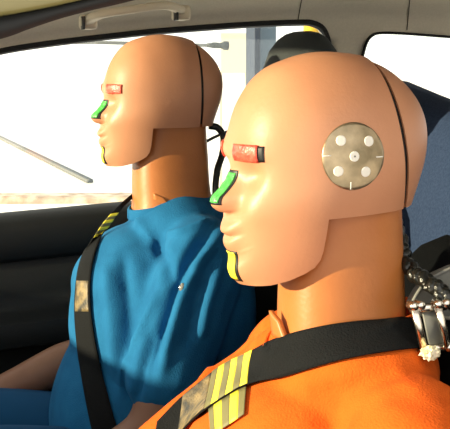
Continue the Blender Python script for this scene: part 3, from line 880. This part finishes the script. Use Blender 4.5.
# blue dummy
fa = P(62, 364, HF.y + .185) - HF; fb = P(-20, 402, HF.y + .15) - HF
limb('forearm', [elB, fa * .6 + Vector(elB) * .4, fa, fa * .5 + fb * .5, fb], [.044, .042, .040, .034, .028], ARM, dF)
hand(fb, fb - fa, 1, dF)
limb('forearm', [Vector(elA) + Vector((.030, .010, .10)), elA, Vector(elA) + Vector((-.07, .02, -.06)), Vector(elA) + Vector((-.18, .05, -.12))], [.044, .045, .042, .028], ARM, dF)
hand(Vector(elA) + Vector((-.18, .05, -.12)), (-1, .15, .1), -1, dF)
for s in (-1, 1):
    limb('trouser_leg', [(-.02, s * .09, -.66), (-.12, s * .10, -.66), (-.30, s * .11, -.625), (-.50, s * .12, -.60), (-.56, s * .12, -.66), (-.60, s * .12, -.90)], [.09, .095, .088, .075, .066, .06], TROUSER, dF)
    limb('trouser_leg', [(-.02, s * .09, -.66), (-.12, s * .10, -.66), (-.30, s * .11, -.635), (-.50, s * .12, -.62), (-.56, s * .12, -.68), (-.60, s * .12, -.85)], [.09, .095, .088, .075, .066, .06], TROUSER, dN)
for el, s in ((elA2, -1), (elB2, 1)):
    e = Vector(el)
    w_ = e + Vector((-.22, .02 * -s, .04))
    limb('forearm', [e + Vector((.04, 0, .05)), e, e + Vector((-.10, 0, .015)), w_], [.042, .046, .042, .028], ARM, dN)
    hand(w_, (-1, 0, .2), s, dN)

# small metal button lying on the blue sleeve
bpy.context.view_layer.update()
def tree_of(objs):
    bm_ = bmesh.new()
    for o in objs:
        m2 = o.data.copy(); m2.transform(o.matrix_world); bm_.from_mesh(m2); bpy.data.meshes.remove(m2)
    tr = BVHTree.FromBMesh(bm_); bm_.free(); return tr
TF = tree_of([sF] + [c for c in sF.children]); TN = tree_of([sN] + [c for c in sN.children] + [c for c in dN.children if c.name.startswith('neck')])

def hit(tree, u, v, Yd):
    d_ = ray(u, v).normalized()
    h, n_, i_, ds = tree.ray_cast(CAM, d_)
    if h is None: return P(u, v, Yd), -d_
    return h, n_

def interp_px(pts, n):
    pp = smooth_path([Vector((a, b2, 0)) for a, b2 in pts], 12)
    L = [0]
    for a, b2 in zip(pp, pp[1:]): L.append(L[-1] + (b2 - a).length)
    return [(float(np.interp(L[-1] * k / (n - 1), L, [p.x for p in pp])), float(np.interp(L[-1] * k / (n - 1), L, [p.y for p in pp]))) for k in range(n)]

def ribbon_grid(tree, eL, eR, n, nc_, off, Yd, it=6, tail=None):
    AB = smooth_path([Vector((a, b2, 0)) for a, b2 in eL], 12); BB = smooth_path([Vector((a, b2, 0)) for a, b2 in eR], 12)
    Ls = [0]
    for a, b2 in zip(AB, AB[1:]): Ls.append(Ls[-1] + (b2 - a).length)
    qs = [Ls[-1] * k / (n - 1) for k in range(n)]
    A = [(float(np.interp(q, Ls, [p.x for p in AB])), float(np.interp(q, Ls, [p.y for p in AB]))) for q in qs]
    B = [(float(np.interp(q, Ls, [p.x for p in BB])), float(np.interp(q, Ls, [p.y for p in BB]))) for q in qs]
    G = []
    for (a, b2), (c, d_) in zip(A, B):
        row = []
        for j in range(nc_):
            s = j / (nc_ - 1)
            h, n_ = hit(tree, a + (c - a) * s, b2 + (d_ - b2) * s, Yd)
            row.append(h + n_ * off)
        G.append(row)
    for _ in range(it):
        N = [[p.copy() for p in r] for r in G]
        for i in range(len(G)):
            for j in range(nc_):
                acc = Vector((0, 0, 0)); w_ = 0
                for di, dj in ((1, 0), (-1, 0), (0, 1), (0, -1)):
                    a, b2 = i + di, j + dj
                    if 0 <= a < len(G) and 0 <= b2 < nc_: acc += G[a][b2]; w_ += 1
                if 0 < i < len(G) - 1 and 0 < j < nc_ - 1: N[i][j] = G[i][j] * .5 + acc / w_ * .5
                elif 0 < i < len(G) - 1: N[i][j] = G[i][j] * .6 + (G[i - 1][j] + G[i + 1][j]) * .2
        G = N
    for row in G:
        for j, p in enumerate(row):     # keep the webbing just outside the cloth
            d_ = (p - CAM).normalized(); h_, n_, i_, ds = tree.ray_cast(CAM, d_)
            if h_ is not None and ds < (p - CAM).length + 0.003: row[j] = CAM + d_ * (ds - 0.003)
    return G

def ribbon_mesh(G, thick, lift=0.0, toward=None):
    n, nc_ = len(G), len(G[0])
    V = []; V2 = []
    for i in range(n):
        for j in range(nc_):
            du = G[min(i + 1, n - 1)][j] - G[max(i - 1, 0)][j]; dv = G[i][min(j + 1, nc_ - 1)] - G[i][max(j - 1, 0)]
            nn_ = du.cross(dv)
            if nn_.length < 1e-9: nn_ = Vector((0, -1, 0))
            nn_.normalize()
            if nn_.dot(CAM - G[i][j]) < 0: nn_ = -nn_
            V.append(G[i][j] + nn_ * (lift + thick)); V2.append(G[i][j] + nn_ * lift)
    bm_ = bmesh.new(); T = [bm_.verts.new(p) for p in V]; B = [bm_.verts.new(p) for p in V2]
    for f in grid_faces(n, nc_):
        bm_.faces.new([T[q] for q in f]); bm_.faces.new([B[q] for q in reversed(f)])
    rim = [(i, 0) for i in range(n)] + [(n - 1, j) for j in range(1, nc_)] + [(i, nc_ - 1) for i in range(n - 2, -1, -1)] + [(0, j) for j in range(nc_ - 2, 0, -1)]
    ids = [i * nc_ + j for i, j in rim]
    for a, b2 in zip(ids, ids[1:] + ids[:1]): bm_.faces.new([T[a], T[b2], B[b2], B[a]])
    return bm_

# near seat belt across the orange shirt
upper = [(452, 316), (415, 318), (380, 319.5), (340, 322), (310, 328), (285, 337), (254, 352), (236, 362), (217, 373), (200, 386), (182, 402), (160, 424)]
lower = [(455, 349), (418, 351), (383, 355.5), (340, 363), (308, 371), (280, 380), (247, 389), (230, 399), (211, 411), (195, 424), (176, 441), (152, 465)]
GN = ribbon_grid(TN, upper, lower, 80, 9, 0.005, 1.0, 14)
# the free end runs back over the shoulder to the seat
end0 = GN[0]
tail = []
for k in range(1, 9):
    tail.append([p + Vector((.022 * k, .004 * k, -.004 * k - .0012 * k * k)) for p in end0])
GNb = tail[::-1] + GN
belt = thing('seat_belt', 'black seat belt with yellow and olive striped tape across orange shirt', 'seat belt', GN[40][4], 'seat belts on the dummies')
from_bm('webbing', loc_to(belt, ribbon_mesh(GNb, 0.0016)), WEB, belt)
def idx_at(G, frac): return int(round(frac * (len(G) - 1)))
def strip(G, i0, i1, j0, j1, skew=0):
    return [[G[min(len(G) - 1, max(0, int(round(i + skew * (j - j0)))))][j] for j in range(j0, j1 + 1)] for i in range(i0, i1 + 1)]
def fine(G, i0, i1, j0=0.0, j1=None, skew=0.0, n=6, m=7):
    """sub-strip with fractional bounds by bilinear sampling"""
    nc_ = len(G[0]) - 1
    if j1 is None: j1 = nc_
    out = []
    for a in range(n):
        row = []
        for b2 in range(m):
            jj = j0 + (j1 - j0) * b2 / (m - 1)
            ii = i0 + (i1 - i0) * a / (n - 1) + skew * (jj / nc_)
            ii = min(len(G) - 1.001, max(0, ii)); jj = min(nc_ - 0.001, max(0, jj))
            i_, j_ = int(ii), int(jj); fi, fj = ii - i_, jj - j_
            row.append(G[i_][j_] * (1 - fi) * (1 - fj) + G[i_ + 1][j_] * fi * (1 - fj) + G[i_][j_ + 1] * (1 - fi) * fj + G[i_ + 1][j_ + 1] * fi * fj)
        out.append(row)
    return out
def ufind(G, u):                    # row of the upper belt edge nearest to a picture column
    best = min(range(len(G)), key=lambda q: abs(((G[q][0] - CAM).dot(CR) / (G[q][0] - CAM).dot(CF)) * FPX + 225 - u)); return best
ia, ib = ufind(GN, 254), ufind(GN, 212)
wst = (ib - ia) / 6.0; i = ia
for k in range(6):
    o = from_bm('tape_stripe', loc_to(belt, ribbon_mesh(fine(GN, i, i + wst), 0.0005, 0.0017)), YELLOW if k % 2 == 0 else OLIVE, belt, smooth=True)
    i += wst
from_bm('scuffed_sunlit_patch', loc_to(belt, ribbon_mesh(fine(GN, i, i + 9, 0.2, 7.8, 0, 12, 9), 0.0004, 0.0017)), WEBTAN, belt)
# loose tape end folded under the lower edge of the belt
fu = [(248, 388), (230, 398), (211, 410)]; fl = [(246, 416), (230, 427), (213, 438)]
GL = ribbon_grid(TN, fu, fl, 13, 6, 0.003, 1.0, 3)
for k, (a, b2) in enumerate(((0, 2.2), (2.2, 5.0), (5.0, 7.6), (7.6, 10.2), (10.2, 12))):
    from_bm('tape_stripe', loc_to(belt, ribbon_mesh(fine(GL, a, b2), 0.0005, 0.0004)), OLIVE if k % 2 == 0 else YELLOW, belt)

# far seat belt across the blue shirt
lE = [(121, 203), (110, 214), (98, 229), (88, 246), (81, 266), (78, 288), (77, 312), (79, 340), (83, 375), (90, 415), (98, 450)]
rE = [(124, 206), (115, 217), (105, 233), (98, 250), (93.5, 268), (92, 288), (93, 312), (97, 340), (104, 375), (114, 415), (124, 450)]
GF = ribbon_grid(TF, lE, rE, 70, 7, 0.004, HF.y, 8)
end0 = GF[0]; up_a = P(285, 120, YF - 0.03)
tail = []
for k in range(1, 13):
    s = k / 12
    tail.append([p + (up_a - end0[3]) * s + Vector((0, 0, .04 * math.sin(math.pi * s))) + Vector((0, .015, 0)) * (j - 3) / 3 * s for j, p in enumerate(end0)])
belt2 = thing('seat_belt', 'black seat belt with yellow tape on the blue shirt', 'seat belt', GF[30][3], 'seat belts on the dummies')
from_bm('webbing', loc_to(belt2, ribbon_mesh(tail[::-1] + GF, 0.0016)), WEB, belt2)
i = 4.0
for k in range(7):
    from_bm('tape_stripe', loc_to(belt2, ribbon_mesh(fine(GF, i, i + 1.1, 0, None, -1.6), 0.0005, 0.0017)), YELLOW if k % 2 == 0 else OLIVE, belt2)
    i += 1.1
from_bm('scuffed_sunlit_patch', loc_to(belt2, ribbon_mesh(fine(GF, 24, 32, 0.4, 5.4, 0, 10, 7), 0.0004, 0.0017)), WEBTAN, belt2)  # sunlit patch on this belt, put into the tan colour

# button on the blue sleeve
h, n_ = hit(TF, 182, 287, HF.y)
bt = thing('round_button', 'small pale metal button on the blue sleeve', 'button', h)
q = n_.to_track_quat('Z', 'Y').to_matrix().to_4x4()
bm = bmesh.new()
bmesh.ops.create_cone(bm, cap_ends=True, segments=20, radius1=.0075, radius2=.006, depth=.004, matrix=q @ Matrix.Translation((0, 0, .001))); bevel_all(bm, .0006)
from_bm('button_rim', bm, RAILM, bt)
bm = bmesh.new(); bmesh.ops.create_uvsphere(bm, u_segments=14, v_segments=8, radius=1, matrix=q @ Matrix.Translation((.001, -.001, .003)) @ Matrix.Diagonal((.0042, .0042, .002, 1)))
from_bm('button_stud', bm, STEEL, bt)

# ------------------------------------------------------------------ belt load sensor on the near belt, crumpled tape, cable, belt guide
cs, ns = hit(TN, 428, 334, 1.0)
yS = (GN[2][4]).y - 0.008
sen = thing('belt_sensor', 'polished steel belt load sensor clamped on the black belt', 'sensor', P(430, 330, yS))
hs = [TN.ray_cast(CAM, ray(u, v).normalized())[0] for u, v in ((414, 322), (424, 350), (438, 320), (448, 348), (430, 335), (421, 352))]
yS = min([h_.y for h_ in hs if h_ is not None] + [1.05]) - 0.010
def pp(u, v, dy=0.0): return P(u, v, yS + dy)
for (u0, v0, u1, v1) in ((414.5, 309, 424.5, 350), (438, 307, 448, 346)):
    b2 = bmesh.new(); sweep(b2, [pp(u0, v0), pp(u0 + (u1 - u0) * .5, v0 + (v1 - v0) * .5), pp(u1, v1)], rrect(.0075, .006, .0022, 3), up=(0, 1, 0)); from_bm('side_bar', loc_to(sen, b2), STEEL, sen)
for (a, b3) in (((411, 309), (445, 306)), ((421, 350), (452, 346))):
    b2 = bmesh.new(); sweep(b2, [pp(*a, .009), pp(*b3, .009)], rrect(.009, .008, .0025, 3)); from_bm('cross_bar', loc_to(sen, b2), STEEL, sen)
for (u, v) in ((413, 306), (420, 305), (438, 304), (446, 303), (424, 352), (449, 347)):
    b2 = bmesh.new(); p = pp(u, v, .002)
    sweep(b2, [p + Vector((0, .007, 0)), p + Vector((0, -.004, 0)), p + Vector((0, -.0055, 0))], lambda s: circ([.0046, .0046, .0034][round(s * 2)], 12), up=(0, 0, 1)); from_bm('bolt', loc_to(sen, b2), STEEL, sen)
b2 = bmesh.new(); sweep(b2, [pp(429, 309, .012), pp(437, 348, .012)], rrect(.016, .003, .001, 2), up=(0, 1, 0)); from_bm('roller', loc_to(sen, b2), GREYP, sen)

b2 = bmesh.new(); bmesh.ops.create_icosphere(b2, subdivisions=4, radius=1)
c0 = pp(430.5, 353, -.006)
for v in b2.verts:
    n0 = v.co.copy(); k = 1 + .35 * noise.noise(n0 * 2.3) + .22 * noise.noise(n0 * 5.1)
    v.co = Vector((n0.x * .0095, n0.y * .006, n0.z * .0070)) * k
o = from_bm('crumpled_tape', b2, CREAMT, smooth=False); o.location = c0
tag(o, 'crumpled ball of pale yellow tape at the foot of the steel sensor', 'tape')

# twisted cable bundle from the back of the near neck
ca = smooth_path([P(394, 222, 1.06), P(399, 238, 1.03), P(404, 258, 1.01), P(414, 273, .99), P(430, 284, .965), P(446, 297, .95), P(475, 330, .94), P(500, 400, .94)], 14)
cb = thing('cable_bundle', 'twisted shiny black cable bundle behind the orange shirted dummy neck', 'cable', ca[40])
nC = len(ca)
for s in range(3):
    pts = []
    for k, p in enumerate(ca):
        t_ = (ca[min(k + 1, nC - 1)] - ca[max(k - 1, 0)]).normalized(); a_ = t_.cross(Vector((0, 1, 0))).normalized(); b3 = t_.cross(a_)
        ph = k * .27 + .9 * math.sin(k * .5 + s) + s * 2 * math.pi / 3; r_ = .0034 + .0012 * math.sin(k * .8 + 2 * s)
        pts.append(p + a_ * r_ * math.cos(ph) + b3 * r_ * math.sin(ph))
    b2 = bmesh.new(); sweep(b2, pts, lambda q_: circ(.0056, 10), up=(0, 1, 0)); from_bm('strand', loc_to(cb, b2), CABLE, cb)

# cable behind the far neck
ca = smooth_path([HF + Vector((.085, -.02, -.046)), P(218, 128, HF.y - .02), P(223.5, 138, HF.y - .02), P(222, 155, HF.y - .02), P(217, 172, HF.y - .03), P(216, 200, HF.y - .04), P(225, 235, HF.y - .03)], 10)
b2 = bmesh.new(); sweep(b2, ca, circ(.0062, 10), up=(0, 1, 0))
tag(from_bm('sensor_cable', b2, CABLE), 'thin black cable looping from the blue shirted dummy head', 'cable')

# grey belt guide on the near seat
gd = thing('belt_guide', 'rounded grey plastic belt guide behind the steel sensor', 'belt guide', P(440, 300, 0.985))
poly = smooth_path([P(411, 309, 0.985), P(417, 293, 0.985), P(428, 280, 0.985), P(442, 272, 0.985), P(462, 266, 0.985), P(480, 280, 0.985), P(478, 312, 0.985), P(450, 318, 0.985), P(425, 315, 0.985)], 5, True)
b2 = bmesh.new(); add_rings(b2, [[p + Vector((0, dy, 0)) for p in poly] for dy in (0, .012)]); bevel_all(b2, .002)
from_bm('plate', loc_to(gd, b2), GREYP, gd, smooth=False)
b2 = bmesh.new(); sweep(b2, [p + Vector((0, -.001, 0)) for p in poly], circ(.002, 8), up=(0, 1, 0), closed=True); from_bm('rim', loc_to(gd, b2), GREYP, gd)
